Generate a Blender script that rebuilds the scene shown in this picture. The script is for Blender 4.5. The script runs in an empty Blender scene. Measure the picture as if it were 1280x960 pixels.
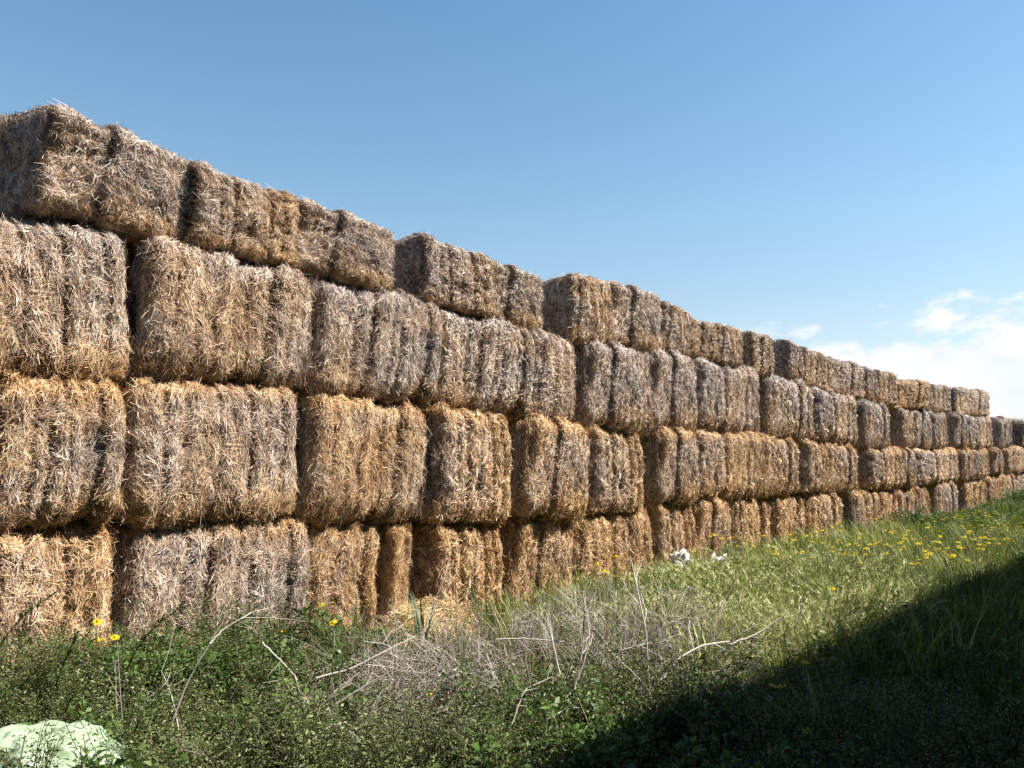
import bpy, math, random
import numpy as np
from mathutils import Vector, Matrix, Euler

R = math.radians
C = bpy.context.scene.collection
SC = bpy.context.scene
RNG = np.random.default_rng(7)
random.seed(7)

# ------------------------------------------------------------------ camera and place frame
EYE = np.array([0.0, 0.0, 1.5])
F = 1000.0                       # focal length in px of the 1280 wide photograph
PITCH = R(6.28)
WA = R(41.7)                     # heading of the bale wall, to the right of straight ahead
DV = np.array([math.sin(WA), math.cos(WA), 0.0])      # along the wall
NV = np.array([math.cos(WA), -math.sin(WA), 0.0])     # out of the wall, to the camera side
UP = np.array([0, 0, 1.0])
DW = 5.4                         # distance camera - wall face

cam_d = bpy.data.cameras.new('camera')
cam = bpy.data.objects.new('camera', cam_d)
C.objects.link(cam)
cam.location = EYE
cam.rotation_euler = (R(90) + PITCH, 0, 0)
cam_d.sensor_width = 36
cam_d.lens = 36 * F / 1280
cam_d.clip_start = 0.05
cam_d.clip_end = 3000
SC.camera = cam

def ray(px, py):
    x, y = (px - 640) / F, (480 - py) / F
    c, s = math.cos(PITCH), math.sin(PITCH)
    return np.array([x, c - y * s, s + y * c])

def on_wall(px, py, off=0.0):
    """(s, z) where the line of sight meets the wall face (off = metres in front of it)"""
    r = ray(px, py)
    t = (-DW + off) / r.dot(NV)
    p = EYE + t * r
    return p.dot(DV), p[2]

def sq(s, q, z=0.0):
    """place frame: s along the wall, q out of its face"""
    p = DV * s + NV * (q - DW)
    return np.array([p[0], p[1], z])

# row boundaries, read as (x, y) in the photograph and taken to the wall face
TOP4 = [(-150,128),(50,138),(99,143),(150,170),(230,197),(277,217),(368,243),(420,262),(487,288),(520,290),(603,320),(643,336),(683,343),(718,343),(765,351),(822,368),(847,379),(862,394),(887,404),(935,412),(967,421),(988,420),(1034,446),(1078,457),(1102,458),(1118,470),(1150,478),(1184,483),(1240,490)]
TOP3 = [(-140,250),(60,270),(165,291),(185,291),(388,338),(405,345),(500,366),(560,383),(660,410),(727,428),(777,433),(875,445),(952,467),(1002,477),(1043,490),(1074,499),(1115,507),(1184,516),(1206,518),(1252,522),(1320,528)]
TOP2 = [(-140,480),(110,474),(170,467),(300,472),(393,488),(447,497),(527,505),(593,512),(653,520),(723,531),(815,540),(875,535),(950,544),(1018,550),(1071,558),(1121,561),(1190,561),(1240,562),(1320,556)]
TOP1 = [(-140,670),(0,664),(150,658),(370,644),(393,646),(493,652),(620,657),(645,648),(720,645),(801,640),(824,630),(906,622),(1000,617),(1074,614),(1140,609),(1159,605),(1215,601),(1240,595),(1320,583)]
def line(pts):
    a = np.array([on_wall(x, y) for x, y in pts])
    return lambda s: np.interp(s, a[:, 0], a[:, 1])
Z4, Z3, Z2, Z1 = line(TOP4), line(TOP3), line(TOP2), line(TOP1)
def smooth_line(f, k):
    ss = np.linspace(-5, 60, 400)
    v = f(ss)
    ker = np.exp(-0.5 * (np.arange(-60, 61) * (ss[1] - ss[0]) / k) ** 2); ker /= ker.sum()
    v = np.convolve(np.pad(v, 60, mode='edge'), ker, mode='valid')
    return lambda s: np.interp(s, ss, v)
ZW = smooth_line(lambda s: Z1(s) - 0.99, 1.2)

# ------------------------------------------------------------------ numpy noise
def vnoise(p, seed=0):
    p = np.asarray(p, float)
    i = np.floor(p).astype(np.int64); f = p - i
    f = f * f * (3 - 2 * f)
    def h(a, b, c):
        n = (a * 374761393 + b * 668265263 + c * 2147483647 + seed * 144665) & 0xffffffff
        n = ((n ^ (n >> 13)) * 1274126177) & 0xffffffff
        n = ((n ^ (n >> 16)) * 2246822519) & 0xffffffff
        return ((n ^ (n >> 15)) & 0xffff) / 65535.0
    x, y, z = i[..., 0], i[..., 1], i[..., 2]
    fx, fy, fz = f[..., 0], f[..., 1], f[..., 2]
    L = lambda a, b, t: a + (b - a) * t
    return L(L(L(h(x,y,z), h(x+1,y,z), fx), L(h(x,y+1,z), h(x+1,y+1,z), fx), fy),
             L(L(h(x,y,z+1), h(x+1,y,z+1), fx), L(h(x,y+1,z+1), h(x+1,y+1,z+1), fx), fy), fz) * 2 - 1
def fbm(p, seed=0, o=3):
    p = np.asarray(p, float)
    return sum(vnoise(p * 2 ** k, seed + k) / 2 ** k for k in range(o))

def ground_z(s, q):
    s = np.asarray(s, float); q = np.asarray(q, float)
    keep = np.clip((s - 6) / 20, 0, 1) * 0.55
    w = np.clip(q / 5.5, 0, 1); w = w * w * (3 - 2 * w)
    z = ZW(s) * (1 - w * (1 - keep))
    near = np.exp(-((s - 5) ** 2 + (q - 2) ** 2) / 900)
    return z + near * 0.05 * fbm(np.stack([s * .8, q * .8, s * 0 + 3.3], -1), 5)
def gp(s, q, dz=0.0):
    return sq(s, q, float(ground_z(s, q)) + dz)
def ground_at(px, py, lift=0.0):
    """the place where the line of sight comes within 'lift' of the ground"""
    r = ray(px, py)
    for t in np.arange(1.2, 60, 0.02):
        p = EYE + r * t
        s, q = p.dot(DV), p.dot(NV) + DW
        if p[2] <= float(ground_z(s, q)) + lift:
            return s, q
    return s, q

def at(px, py, depth):
    r = ray(px, py); return EYE + r * (depth / r[1])

# ------------------------------------------------------------------ object helpers
def tag(o, label=None, cat=None, group=None, kind=None):
    if label: o['label'] = label
    if cat: o['category'] = cat
    if group: o['group'] = group
    if kind: o['kind'] = kind
    return o

def make_mesh(name, V, faces_list, mat, col=None, smooth=False):
    """faces_list: list of (n,k) int arrays"""
    me = bpy.data.meshes.new(name)
    V = np.asarray(V, np.float32)
    me.vertices.add(len(V)); me.vertices.foreach_set('co', V.ravel())
    loops = np.concatenate([f.ravel() for f in faces_list]).astype(np.int32)
    sizes = np.concatenate([np.full(len(f), f.shape[1]) for f in faces_list]).astype(np.int32)
    me.loops.add(len(loops)); me.loops.foreach_set('vertex_index', loops)
    me.polygons.add(len(sizes))
    st = np.concatenate([[0], np.cumsum(sizes)[:-1]]).astype(np.int32)
    me.polygons.foreach_set('loop_start', st)
    me.polygons.foreach_set('loop_total', sizes)
    if smooth: me.polygons.foreach_set('use_smooth', np.ones(len(sizes), bool))
    if col is not None:
        a = me.attributes.new('tint', 'FLOAT_COLOR', 'POINT')
        c = np.ones((len(V), 4), np.float32); c[:, :3] = col
        a.data.foreach_set('color', c.ravel())
    me.update(calc_edges=True); me.validate()
    if mat: me.materials.append(mat)
    return me
def link(name, me, parent=None):
    o = bpy.data.objects.new(name, me); C.objects.link(o)
    if parent: o.parent = parent
    return o

class Soup:
    """collects vertex / quad / tint arrays for one mesh"""
    def __init__(s): s.V = []; s.Q = []; s.T = []; s.C = []; s.n = 0
    def add(s, V, quads=None, tris=None, col=None):
        V = np.asarray(V, float).reshape(-1, 3)
        if quads is not None and len(quads): s.Q.append(np.asarray(quads) + s.n)
        if tris is not None and len(tris): s.T.append(np.asarray(tris) + s.n)
        c = np.zeros((len(V), 3)); c[:] = 0.5 if col is None else col
        s.V.append(V); s.C.append(c); s.n += len(V)
    def arrays(s):
        return (np.concatenate(s.V), np.concatenate(s.Q) if s.Q else np.zeros((0, 4), int),
                np.concatenate(s.T) if s.T else np.zeros((0, 3), int), np.concatenate(s.C))
    def mesh(s, name, mat, smooth=False):
        V, Q, T, c = s.arrays()
        fl = [f for f in (Q, T) if len(f)]
        return make_mesh(name, V, fl, mat, c, smooth)

def norm(v):
    return v / np.maximum(np.linalg.norm(v, axis=-1, keepdims=True), 1e-9)

def strips(soup, P, W, col):
    """ribbons: P (n,k,3) centre lines, W (n,k,3) half width vectors, col (n,3)"""
    n, k, _ = P.shape
    V = np.stack([P - W, P + W], 2).reshape(n, k * 2, 3)
    base = (np.arange(n) * k * 2)[:, None, None]
    q = np.array([[2*i, 2*i+1, 2*i+3, 2*i+2] for i in range(k - 1)])[None]
    soup.add(V.reshape(-1, 3), (base + q).reshape(-1, 4), col=np.repeat(col, k * 2, 0))

def tube(soup, pts, r0, r1, sides=5, col=(0.5, 0.5, 0.5), jit=0.0, rng=RNG):
    pts = np.asarray(pts, float); k = len(pts)
    t = norm(np.gradient(pts, axis=0))
    a = np.array([0.3, 0.5, 0.81]); u = norm(np.cross(t, a)); v = np.cross(t, u)
    ang = np.arange(sides) * 2 * np.pi / sides
    rad = np.linspace(r0, r1, k) * (1 + jit * rng.uniform(-1, 1, k))
    V = pts[:, None] + rad[:, None, None] * (np.cos(ang)[None, :, None] * u[:, None] + np.sin(ang)[None, :, None] * v[:, None])
    q = [[i * sides + j, i * sides + (j + 1) % sides, (i + 1) * sides + (j + 1) % sides, (i + 1) * sides + j] for i in range(k - 1) for j in range(sides)]
    soup.add(V.reshape(-1, 3), np.array(q), col=col)

# ------------------------------------------------------------------ materials
def new_mat(name):
    m = bpy.data.materials.new(name); m.use_nodes = True
    nt = m.node_tree; nt.nodes.clear()
    return m, nt, nt.nodes, nt.links
def ramp(nd, stops):
    r = nd.new('ShaderNodeValToRGB'); cr = r.color_ramp
    while len(cr.elements) < len(stops): cr.elements.new(0.5)
    for e, (p, c) in zip(cr.elements, stops): e.position = p; e.color = (*c, 1)
    return r

def straw_material(name, gold, grey, default_w=None):
    m, nt, nd, ln = new_mat(name)
    out = nd.new('ShaderNodeOutputMaterial')
    at = nd.new('ShaderNodeAttribute'); at.attribute_name = 'tint'
    sp = nd.new('ShaderNodeSeparateColor'); ln.new(at.outputs['Color'], sp.inputs[0])
    g1, g2 = ramp(nd, gold), ramp(nd, grey)
    ln.new(sp.outputs[0], g1.inputs[0]); ln.new(sp.outputs[0], g2.inputs[0])
    ow = nd.new('ShaderNodeAttribute'); ow.attribute_type = 'OBJECT'; ow.attribute_name = 'weathering'
    ad = nd.new('ShaderNodeMath'); ad.operation = 'ADD'; ad.use_clamp = True
    tg = nd.new('ShaderNodeAttribute'); tg.attribute_type = 'OBJECT'; tg.attribute_name = 'sheltered_top'
    mu = nd.new('ShaderNodeMath'); mu.operation = 'MULTIPLY'; ln.new(tg.outputs['Fac'], mu.inputs[0]); ln.new(sp.outputs[2], mu.inputs[1])
    su = nd.new('ShaderNodeMath'); su.operation = 'SUBTRACT'; ln.new(sp.outputs[1], su.inputs[0]); ln.new(mu.outputs[0], su.inputs[1])
    ln.new(su.outputs[0], ad.inputs[0])
    if default_w is None: ln.new(ow.outputs['Fac'], ad.inputs[1])
    else: ad.inputs[1].default_value = default_w
    mx = nd.new('ShaderNodeMix'); mx.data_type = 'RGBA'
    ln.new(ad.outputs[0], mx.inputs[0]); ln.new(g1.outputs[0], mx.inputs[6]); ln.new(g2.outputs[0], mx.inputs[7])
    b = nd.new('ShaderNodeBsdfPrincipled')
    ln.new(mx.outputs[2], b.inputs['Base Color'])
    b.inputs['Roughness'].default_value = 0.5
    b.inputs['Specular IOR Level'].default_value = 0.35
    tr = nd.new('ShaderNodeBsdfTranslucent'); ln.new(mx.outputs[2], tr.inputs[0])
    ms = nd.new('ShaderNodeMixShader'); ms.inputs[0].default_value = 0.08
    ln.new(b.outputs[0], ms.inputs[1]); ln.new(tr.outputs[0], ms.inputs[2])
    ln.new(ms.outputs[0], out.inputs[0])
    return m
M_STRAW = straw_material('straw',
    [(0, (.07, .026, .011)), (.25, (.37, .19, .075)), (.55, (.70, .455, .215)), (1, (.80, .63, .40))],
    [(0, (.042, .032, .031)), (.25, (.235, .178, .152)), (.55, (.575, .470, .392)), (1, (.82, .77, .72))])
M_HEAP = straw_material('loose_straw',
    [(0, (.14, .08, .03)), (.3, (.34, .22, .09)), (.65, (.55, .41, .20)), (1, (.74, .62, .38))],
    [(0, (.08, .06, .05)), (.3, (.24, .18, .13)), (.65, (.45, .36, .27)), (1, (.7, .6, .5))], 0.0)

def leaf_material(name, stops, transl=0.3, rough=0.5, spec=0.3):
    m, nt, nd, ln = new_mat(name)
    out = nd.new('ShaderNodeOutputMaterial')
    at = nd.new('ShaderNodeAttribute'); at.attribute_name = 'tint'
    sp = nd.new('ShaderNodeSeparateColor'); ln.new(at.outputs['Color'], sp.inputs[0])
    r = ramp(nd, stops); ln.new(sp.outputs[0], r.inputs[0])
    b = nd.new('ShaderNodeBsdfPrincipled'); ln.new(r.outputs[0], b.inputs['Base Color'])
    b.inputs['Roughness'].default_value = rough; b.inputs['Specular IOR Level'].default_value = spec
    if transl > 0:
        tr = nd.new('ShaderNodeBsdfTranslucent'); ln.new(r.outputs[0], tr.inputs[0])
        ms = nd.new('ShaderNodeMixShader'); ms.inputs[0].default_value = transl
        ln.new(b.outputs[0], ms.inputs[1]); ln.new(tr.outputs[0], ms.inputs[2]); ln.new(ms.outputs[0], out.inputs[0])
    else: ln.new(b.outputs[0], out.inputs[0])
    return m
M_WEED = leaf_material('weed_leaf', [(0, (.035, .028, .012)), (.2, (.065, .068, .022)), (.55, (.115, .150, .046)), (.8, (.20, .22, .085)), (1, (.29, .28, .13))], .25)
M_LUSH = leaf_material('lush_leaf', [(0, (.025, .045, .012)), (.5, (.060, .115, .022)), (1, (.13, .20, .05))], .3)
M_GRASS = leaf_material('grass_blade', [(0, (.035, .055, .010)), (.35, (.10, .145, .022)), (.7, (.24, .27, .045)), (.88, (.34, .34, .11)), (1, (.50, .44, .21))], .3)
M_BARLEY = leaf_material('seed_head', [(0, (.17, .21, .055)), (.5, (.31, .34, .115)), (1, (.58, .56, .29))], .25)
M_DRY = leaf_material('dry_stem', [(0, (.05, .035, .018)), (.3, (.13, .10, .045)), (.7, (.26, .20, .10)), (1, (.46, .38, .25))], .1)
M_TWIG = leaf_material('dead_wood', [(0, (.05, .04, .032)), (.3, (.17, .14, .115)), (.7, (.38, .33, .285)), (1, (.60, .55, .48))], 0, .7, .2)
M_REED = leaf_material('reed_leaf', [(0, (.035, .055, .028)), (.5, (.085, .12, .055)), (1, (.20, .23, .11))], .25)
M_PETAL = leaf_material('yellow_petal', [(0, (.52, .38, .01)), (1, (.72, .58, .02))], .3)
M_CORE = leaf_material('daisy_core', [(0, (.50, .25, .01)), (1, (.65, .38, .02))], 0)

def ground_material():
    m, nt, nd, ln = new_mat('soil_and_litter')
    out = nd.new('ShaderNodeOutputMaterial'); b = nd.new('ShaderNodeBsdfPrincipled')
    tc = nd.new('ShaderNodeTexCoord')
    n1 = nd.new('ShaderNodeTexNoise'); n1.inputs['Scale'].default_value = 0.9; n1.inputs['Detail'].default_value = 8
    n2 = nd.new('ShaderNodeTexNoise'); n2.inputs['Scale'].default_value = 38; n2.inputs['Detail'].default_value = 6
    for n in (n1, n2): ln.new(tc.outputs['Object'], n.inputs['Vector'])
    r1 = ramp(nd, [(.35, (.045, .05, .018)), (.55, (.07, .08, .028)), (.7, (.12, .10, .045))])
    r2 = ramp(nd, [(.3, (.035, .028, .016)), (.6, (.085, .07, .04)), (.8, (.22, .17, .09))])
    ln.new(n1.outputs[0], r1.inputs[0]); ln.new(n2.outputs[0], r2.inputs[0])
    mx = nd.new('ShaderNodeMix'); mx.data_type = 'RGBA'; mx.inputs[0].default_value = .5
    ln.new(r1.outputs[0], mx.inputs[6]); ln.new(r2.outputs[0], mx.inputs[7])
    ln.new(mx.outputs[2], b.inputs['Base Color']); b.inputs['Roughness'].default_value = 1
    b.inputs['Specular IOR Level'].default_value = 0.1
    bp = nd.new('ShaderNodeBump'); bp.inputs['Strength'].default_value = .8; bp.inputs['Distance'].default_value = .03
    ln.new(n2.outputs[0], bp.inputs['Height']); ln.new(bp.outputs[0], b.inputs['Normal'])
    ln.new(b.outputs[0], out.inputs[0])
    return m

# ------------------------------------------------------------------ ground
def build_ground():
    a = np.concatenate([-np.geomspace(400, 6, 22), np.linspace(-5, 30, 160), np.geomspace(31, 900, 26)])
    b = np.concatenate([-np.geomspace(600, 6, 22), np.linspace(-5, 12, 90), np.geomspace(12.6, 400, 22)])
    S, Q = np.meshgrid(a, b, indexing='ij')
    Z = ground_z(S, Q)
    P = S[..., None] * DV + (Q - DW)[..., None] * NV; P[..., 2] = Z
    n, m = S.shape
    i = np.arange(n * m).reshape(n, m)
    q = np.stack([i[:-1, :-1], i[:-1, 1:], i[1:, 1:], i[1:, :-1]], -1).reshape(-1, 4)
    me = make_mesh('ground', P.reshape(-1, 3), [q], ground_material(), None, True)
    o = link('ground', me); tag(o, kind='structure')
build_ground()

# ------------------------------------------------------------------ straw bales
H0, DEP = 0.95, 1.15
def bale_mesh(L, seed, rough=1.0, n_mul=1.0, style='near'):
    square, far = 'square' in style, style[:3] == 'far'
    mid = style[:3] == 'mid'
    rng = np.random.default_rng(seed)
    # flakes pressed side by side along the length
    nf = max(2, int(round(L / 0.135)))
    wid = rng.uniform(0.6, 1.4, nf); edges = np.concatenate([[0], np.cumsum(wid)]); edges = edges / edges[-1] * L - L / 2
    push = rng.normal(0, 0.018, nf) * rough
    grv = np.clip(rng.beta(1.0, 1.9, nf + 1), .10, 1) * (.055 if square else .06 if far else .10) * rough
    shear = rng.normal(0, 0.05)
    hw, hz = DEP / 2, H0 / 2
    RAD = 0.12 if square else (.21 if far else 0.17)
    def section(a):
        """rounded rectangle: a in [0,1) runs round the section; returns (y,z,ny,nz)"""
        sy, sz = 2 * (hw - RAD), 2 * (hz - RAD); arc = RAD * np.pi / 2
        per = 2 * (sy + sz) + 4 * arc
        d = (a % 1.0) * per
        y = np.zeros_like(d); z = np.zeros_like(d); ny = np.zeros_like(d); nz = np.zeros_like(d)
        segs = [('f', sz), ('c', 0), ('t', sy), ('c', 1), ('b', sz), ('c', 2), ('u', sy), ('c', 3)]
        pos = 0
        cy = [-(hw - RAD), (hw - RAD), (hw - RAD), -(hw - RAD)]
        cz = [(hz - RAD), (hz - RAD), -(hz - RAD), -(hz - RAD)]
        for k, v in segs:
            ln_ = arc if k == 'c' else v
            m = (d >= pos) & (d < pos + ln_ + 1e-9); t = d[m] - pos
            if k == 'f': y[m] = -hw; z[m] = -(hz - RAD) + t; ny[m] = -1
            if k == 't': z[m] = hz; y[m] = -(hw - RAD) + t; nz[m] = 1
            if k == 'b': y[m] = hw; z[m] = (hz - RAD) - t; ny[m] = 1
            if k == 'u': z[m] = -hz; y[m] = (hw - RAD) - t; nz[m] = -1
            if k == 'c':
                th = np.pi - v * np.pi / 2 - t / RAD
                ny[m] = np.cos(th); nz[m] = np.sin(th)
                y[m] = cy[v] + RAD * np.cos(th); z[m] = cz[v] + RAD * np.sin(th)
            pos += ln_
        return y, z, ny, nz
    RE = min(0.035, L * .1) if square else min(.15 if far else 0.13, L * .18)
    def groove(x, z):
        xs = x + shear * z + 0.018 * vnoise(np.stack([x * 3, z * 4, x * 0], -1), seed)
        j = np.clip(np.searchsorted(edges, xs) - 1, 0, nf - 1)
        t = np.clip((xs - edges[j]) / (edges[j + 1] - edges[j]), 0, 1)
        w = np.clip(np.minimum(t, 1 - t) * 2, 0, 1)
        near = np.where(t < .5, grv[j], grv[j + 1])
        near = np.where((t < .5) & (j == 0), 0.01, near); near = np.where((t >= .5) & (j == nf - 1), 0.01, near)
        return push[j] - near * (1 - np.sqrt(1 - (1 - w) ** 2 * .999)) , w
    def surf(x, a):
        y, z, ny, nz = section(a)
        g, w = groove(x, z)
        dx = L / 2 - np.abs(x)
        ins = np.where(dx < RE, RE - np.sqrt(np.maximum(RE ** 2 - (RE - dx) ** 2, 0)), 0)
        nn = (.022 if square else .034) * fbm(np.stack([x * 2.4 + seed, y * 2.4, z * 2.4], -1), seed, 2) + 0.024 * vnoise(np.stack([x * 13, y * 13, z * 13], -1), seed + 9)
        # belly: the front sags out a little towards mid height
        off = g + nn * rough - ins
        P = np.stack([x, y + ny * off, z + nz * off], -1)
        gx = np.where(dx < RE, np.sign(x) * (1 - dx / RE), 0)
        N = norm(np.stack([gx, ny * (1 - np.abs(gx) * .6), nz * (1 - np.abs(gx) * .6)], -1))
        return P, N, w
    S = Soup()
    nx, na = max(12, int(L / 0.022)), 110
    xs = np.linspace(-L / 2, L / 2, nx); aa = np.arange(na) / na
    X, A = np.meshgrid(xs, aa, indexing='ij')
    P, N, w = surf(X.ravel(), A.ravel())
    P = P - N * 0.034
    idx = np.arange(nx * na).reshape(nx, na); nxt = np.roll(idx, -1, 1)
    q = np.stack([idx[:-1], nxt[:-1], nxt[1:], idx[1:]], -1).reshape(-1, 4)
    bc = np.stack([0.16 + 0.22 * rng.random(len(P)), np.full(len(P), .35), np.zeros(len(P))], -1)  # dark core colour stands in for the shade between straws
    S.add(P, q, col=bc)
    for e in (0, nx - 1):
        ring = P[idx[e]]; c = ring.mean(0)
        r2 = c + (ring - c) * 0.5
        r2[:, 0] += np.sign(xs[e]) * 0.02
        V = np.concatenate([ring, r2, c[None] + [[np.sign(xs[e]) * .025, 0, 0]]])
        i0 = np.arange(na); i1 = (i0 + 1) % na
        S.add(V - np.array([[np.sign(xs[e]) * .03, 0, 0]]), np.stack([i0, i1, i1 + na, i0 + na], -1), np.stack([i0 + na, i1 + na, np.full(na, 2 * na)], -1), col=(.12, .5, 0))  # end core coloured dark too, as shade behind the straws
    # straws
    def lay(P, N, w, vert, kind):
        n = len(P)
        dz = np.array([0, 0, 1.0])
        if kind == 'top': axis = np.tile(np.array([0, 1.0, 0]), (n, 1))
        else: axis = np.tile(dz, (n, 1))
        ta = norm(axis - N * (axis * N).sum(-1, keepdims=True) + 1e-6 * rng.normal(size=(n, 3)))
        tb = np.cross(N, ta)
        # straws of one tuft lean the same way
        lean = 1.3 * fbm(P * 7.5 + 31, seed + 3, 2)
        loose = rng.random(n) < (1 - vert)
        ang = np.where(loose, rng.uniform(-np.pi, np.pi, n), rng.normal(0, .42, n) + lean)
        flip = rng.random(n) < .5
        ang = ang + np.where(flip, np.pi, 0)
        t = ta * np.cos(ang)[:, None] + tb * np.sin(ang)[:, None]
        ln_ = np.clip(rng.lognormal(np.log(.054), .45, n), .022, .19)
        lift = np.abs(rng.normal(0, .24, n)); stick = rng.random(n) < .045
        lift = np.where(stick, rng.uniform(.5, 1.2, n), lift)
        d = norm(t * np.cos(lift)[:, None] + N * np.sin(lift)[:, None])
        out = (rng.uniform(-.018, .008, n) + .016 * vnoise(P * 24 + 3, seed + 8))[:, None]
        p0 = P + N * out - d * (ln_ * .35)[:, None]
        bend = rng.normal(0, .18, n)[:, None] * tb * np.sign(rng.normal(size=n))[:, None]
        p1 = p0 + d * (ln_ * .5)[:, None]
        d2 = norm(d + bend - N * (np.abs(rng.normal(0, .25, n)))[:, None] - dz * 0.18)
        p2 = p1 + d2 * (ln_ * .5)[:, None]
        roll = rng.normal(0, .7, n)[:, None]
        wv = np.cross(d, N); wv = norm(wv); wv = wv * np.cos(roll) + N * np.sin(roll)
        hwid = np.clip(rng.lognormal(np.log(.0013), .34, n), .0007, .0028)[:, None] * (2.1 if far else 1.5 if mid else 1)
        PP = np.stack([p0, p1, p2], 1)
        WW = np.stack([wv * hwid, wv * hwid, wv * hwid * .5], 1)
        patch = fbm(P * 2.3 + 7, seed + 5, 2)
        fine = vnoise(P * 21, seed + 6)
        depth = (1 - w)                              # straw low down and in grooves keeps gold; grooves also get painted shade
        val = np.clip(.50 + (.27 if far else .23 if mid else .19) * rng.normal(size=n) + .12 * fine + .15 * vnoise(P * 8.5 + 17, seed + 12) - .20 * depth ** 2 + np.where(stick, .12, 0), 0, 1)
        hi = rng.random(n)
        val = np.where(hi > .965, rng.uniform(.75, .95, n), val); val = np.where(hi < .10, rng.uniform(0, .22, n), val)
        low = np.clip((-.20 - P[:, 2]) / .25, 0, 1)
        upp = np.clip((P[:, 2] - .25) / .2, 0, 1)
        if kind == 'end': patch = patch * .5 + .7  # end faces greyed and darkened to deepen their shade
        wea_shade = .5 + .45 * patch + .22 * rng.normal(size=n) - .5 * low + .12 * upp - .25 * depth
        strips(S, PP, WW, np.stack([val, np.clip(wea_shade, 0, 1), np.clip((P[:, 2] - .30) / .13, 0, 1)], -1))
    def section_area(n, lo, hi): return rng.uniform(lo, hi, n)
    sy, sz = 2 * (hw - RAD), 2 * (hz - RAD); arc = RAD * np.pi / 2; per = 2 * (sy + sz) + 4 * arc
    fa, ta_, ba = (sz + arc) / per, (sz + arc + sy) / per, 0
    dens = (13000 if far else 20000 if mid else 34000) * n_mul
    n = int(dens * L * (sz + 2 * arc))              # front with both rounded edges
    a = rng.uniform(-arc / per, fa, n) ; x = rng.uniform(-L / 2, L / 2, n)
    lay(*surf(x, a), .42 if far else .52 if mid else .66, 'side')
    n = int(dens * .55 * L * (sy * .7)); a = rng.uniform(fa - .02, fa + sy * .7 / per, n)
    lay(*surf(rng.uniform(-L / 2, L / 2, n), a), .3, 'top')
    n = int(dens * .12 * L * (sy + sz)); a = rng.uniform(fa + sy * .6 / per, 1.0, n)     # back and underside: sparse
    lay(*surf(rng.uniform(-L / 2, L / 2, n), a), .5, 'side')
    n = int(1600 * L); a = -arc / per * rng.uniform(.5, 1.3, n)                # straw hanging from the lower edge
    P, N, w = surf(rng.uniform(-L / 2, L / 2, n), a); lay(P, norm(N * .5 + np.array([0, -.6, -.2])), w, .9, 'side')
    for sgn, k in ((-1, .40), (1, .2)):
        n = int(dens * k * 2 * hw * 2 * hz)
        y = rng.uniform(-hw + .06, hw - .06, n); z = rng.uniform(-hz + .05, hz - .05, n)
        bump = .03 * vnoise(np.stack([y * 14, z * 5, y * 0 + sgn], -1), seed + 2) - .012
        P = np.stack([np.full(n, sgn * (L / 2 + .012)) + sgn * bump, y, z], -1)
        N = np.tile(np.array([sgn, 0, 0.0]), (n, 1))
        lay(P, N, np.full(n, .6), .93, 'end')
    V, Q, T, c = S.arrays()
    wob = np.stack([vnoise(V * 1.5 + 5 * k + seed, seed + 40 + k) for k in range(3)], -1)
    wob2 = np.stack([vnoise(V * 4.2 + 9 * k + seed, seed + 50 + k) for k in range(3)], -1)
    V = V + wob * np.array([.045, .035, .022]) + wob2 * np.array([.020, .016, .012])
    V[:, 0] += V[:, 2] * rng.normal(0, .035)
    V[:, 2] += hz; V[:, 1] += hw                   # origin on the base line of the front
    return make_mesh('straw_bale', V, [Q, T], M_STRAW, c)

LENGTHS = [(.42, 2), (.72, 3), (1.02, 4), (1.30, 3), (1.75, 3)]
VARIANTS = {}
def get_variant(L, k, style='near'):
    best = min(LENGTHS, key=lambda t: abs(math.log(t[0] / L)))
    key = (best[0], k % (best[1] if style == 'near' else 2), style)
    if key not in VARIANTS:
        VARIANTS[key] = [bale_mesh(best[0], 100 + int(best[0] * 100) + 7 * key[1], style=style), None]
    return key[0], key

# (left, right) of each bale's face in the photograph, row by row from the top
ROW4 = [(50,235),(237,371),(373,486),(523,611),(613,683),(717,763),(768,826),(831,861),(863,893),(898,926),(941,967),(988,1034),(1036,1079),(1085,1117),(1121,1153),(1155,1185),(1199,1236)]
ROW3 = [(-110,166),(184,388),(403,547),(553,664),(668,724),(737,801),(803,817),(822,874),(877,951),(964,1017),(1021,1071),(1084,1116),(1129,1148),(1149,1165),(1166,1186),(1198,1208),(1211,1241),(1252,1263),(1279,1312)]
ROW2 = [(-120,152),(164,374),(391,536),(544,646),(656,734),(742,809),(827,874),(877,952),(956,1004),(1007,1034),(1038,1075),(1091,1128),(1130,1144),(1150,1201),(1203,1216),(1220,1236),(1245,1253),(1260,1269),(1270,1296)]
ROW1 = [(-120,138),(164,381),(386,478),(488,513),(539,629),(647,719),(722,767),(768,814),(822,868),(873,914),(921,951),(957,967),(972,1010),(1012,1057),(1067,1081),(1084,1099),(1102,1125),(1126,1145),(1146,1160),(1173,1196),(1205,1220),(1221,1233),(1235,1252),(1253,1269),(1272,1296)]
MIDY = {4: lambda x: float(np.interp(x, [50, 487, 700, 940, 1240], [205, 325, 385, 440, 503])),
        3: lambda x: float(np.interp(x, [-140, 60, 388, 660, 952, 1280], [365, 372, 415, 465, 506, 541])),
        2: lambda x: float(np.interp(x, [-140, 150, 388, 660, 952, 1280], [575, 562, 568, 584, 581, 570])),
        1: lambda x: float(np.interp(x, [-140, 150, 388, 660, 952, 1280], [760, 735, 720, 700, 655, 595]))}
ROWS = {4: (ROW4, Z4, Z3), 3: (ROW3, Z3, Z2), 2: (ROW2, Z2, Z1), 1: (ROW1, Z1, None)}
FACE = {4: -.02, 3: .03, 2: .035, 1: -.06}        # how far each row's face stands out
WEATH = {4: .18, 3: .28, 2: .02, 1: -.26}
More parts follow.
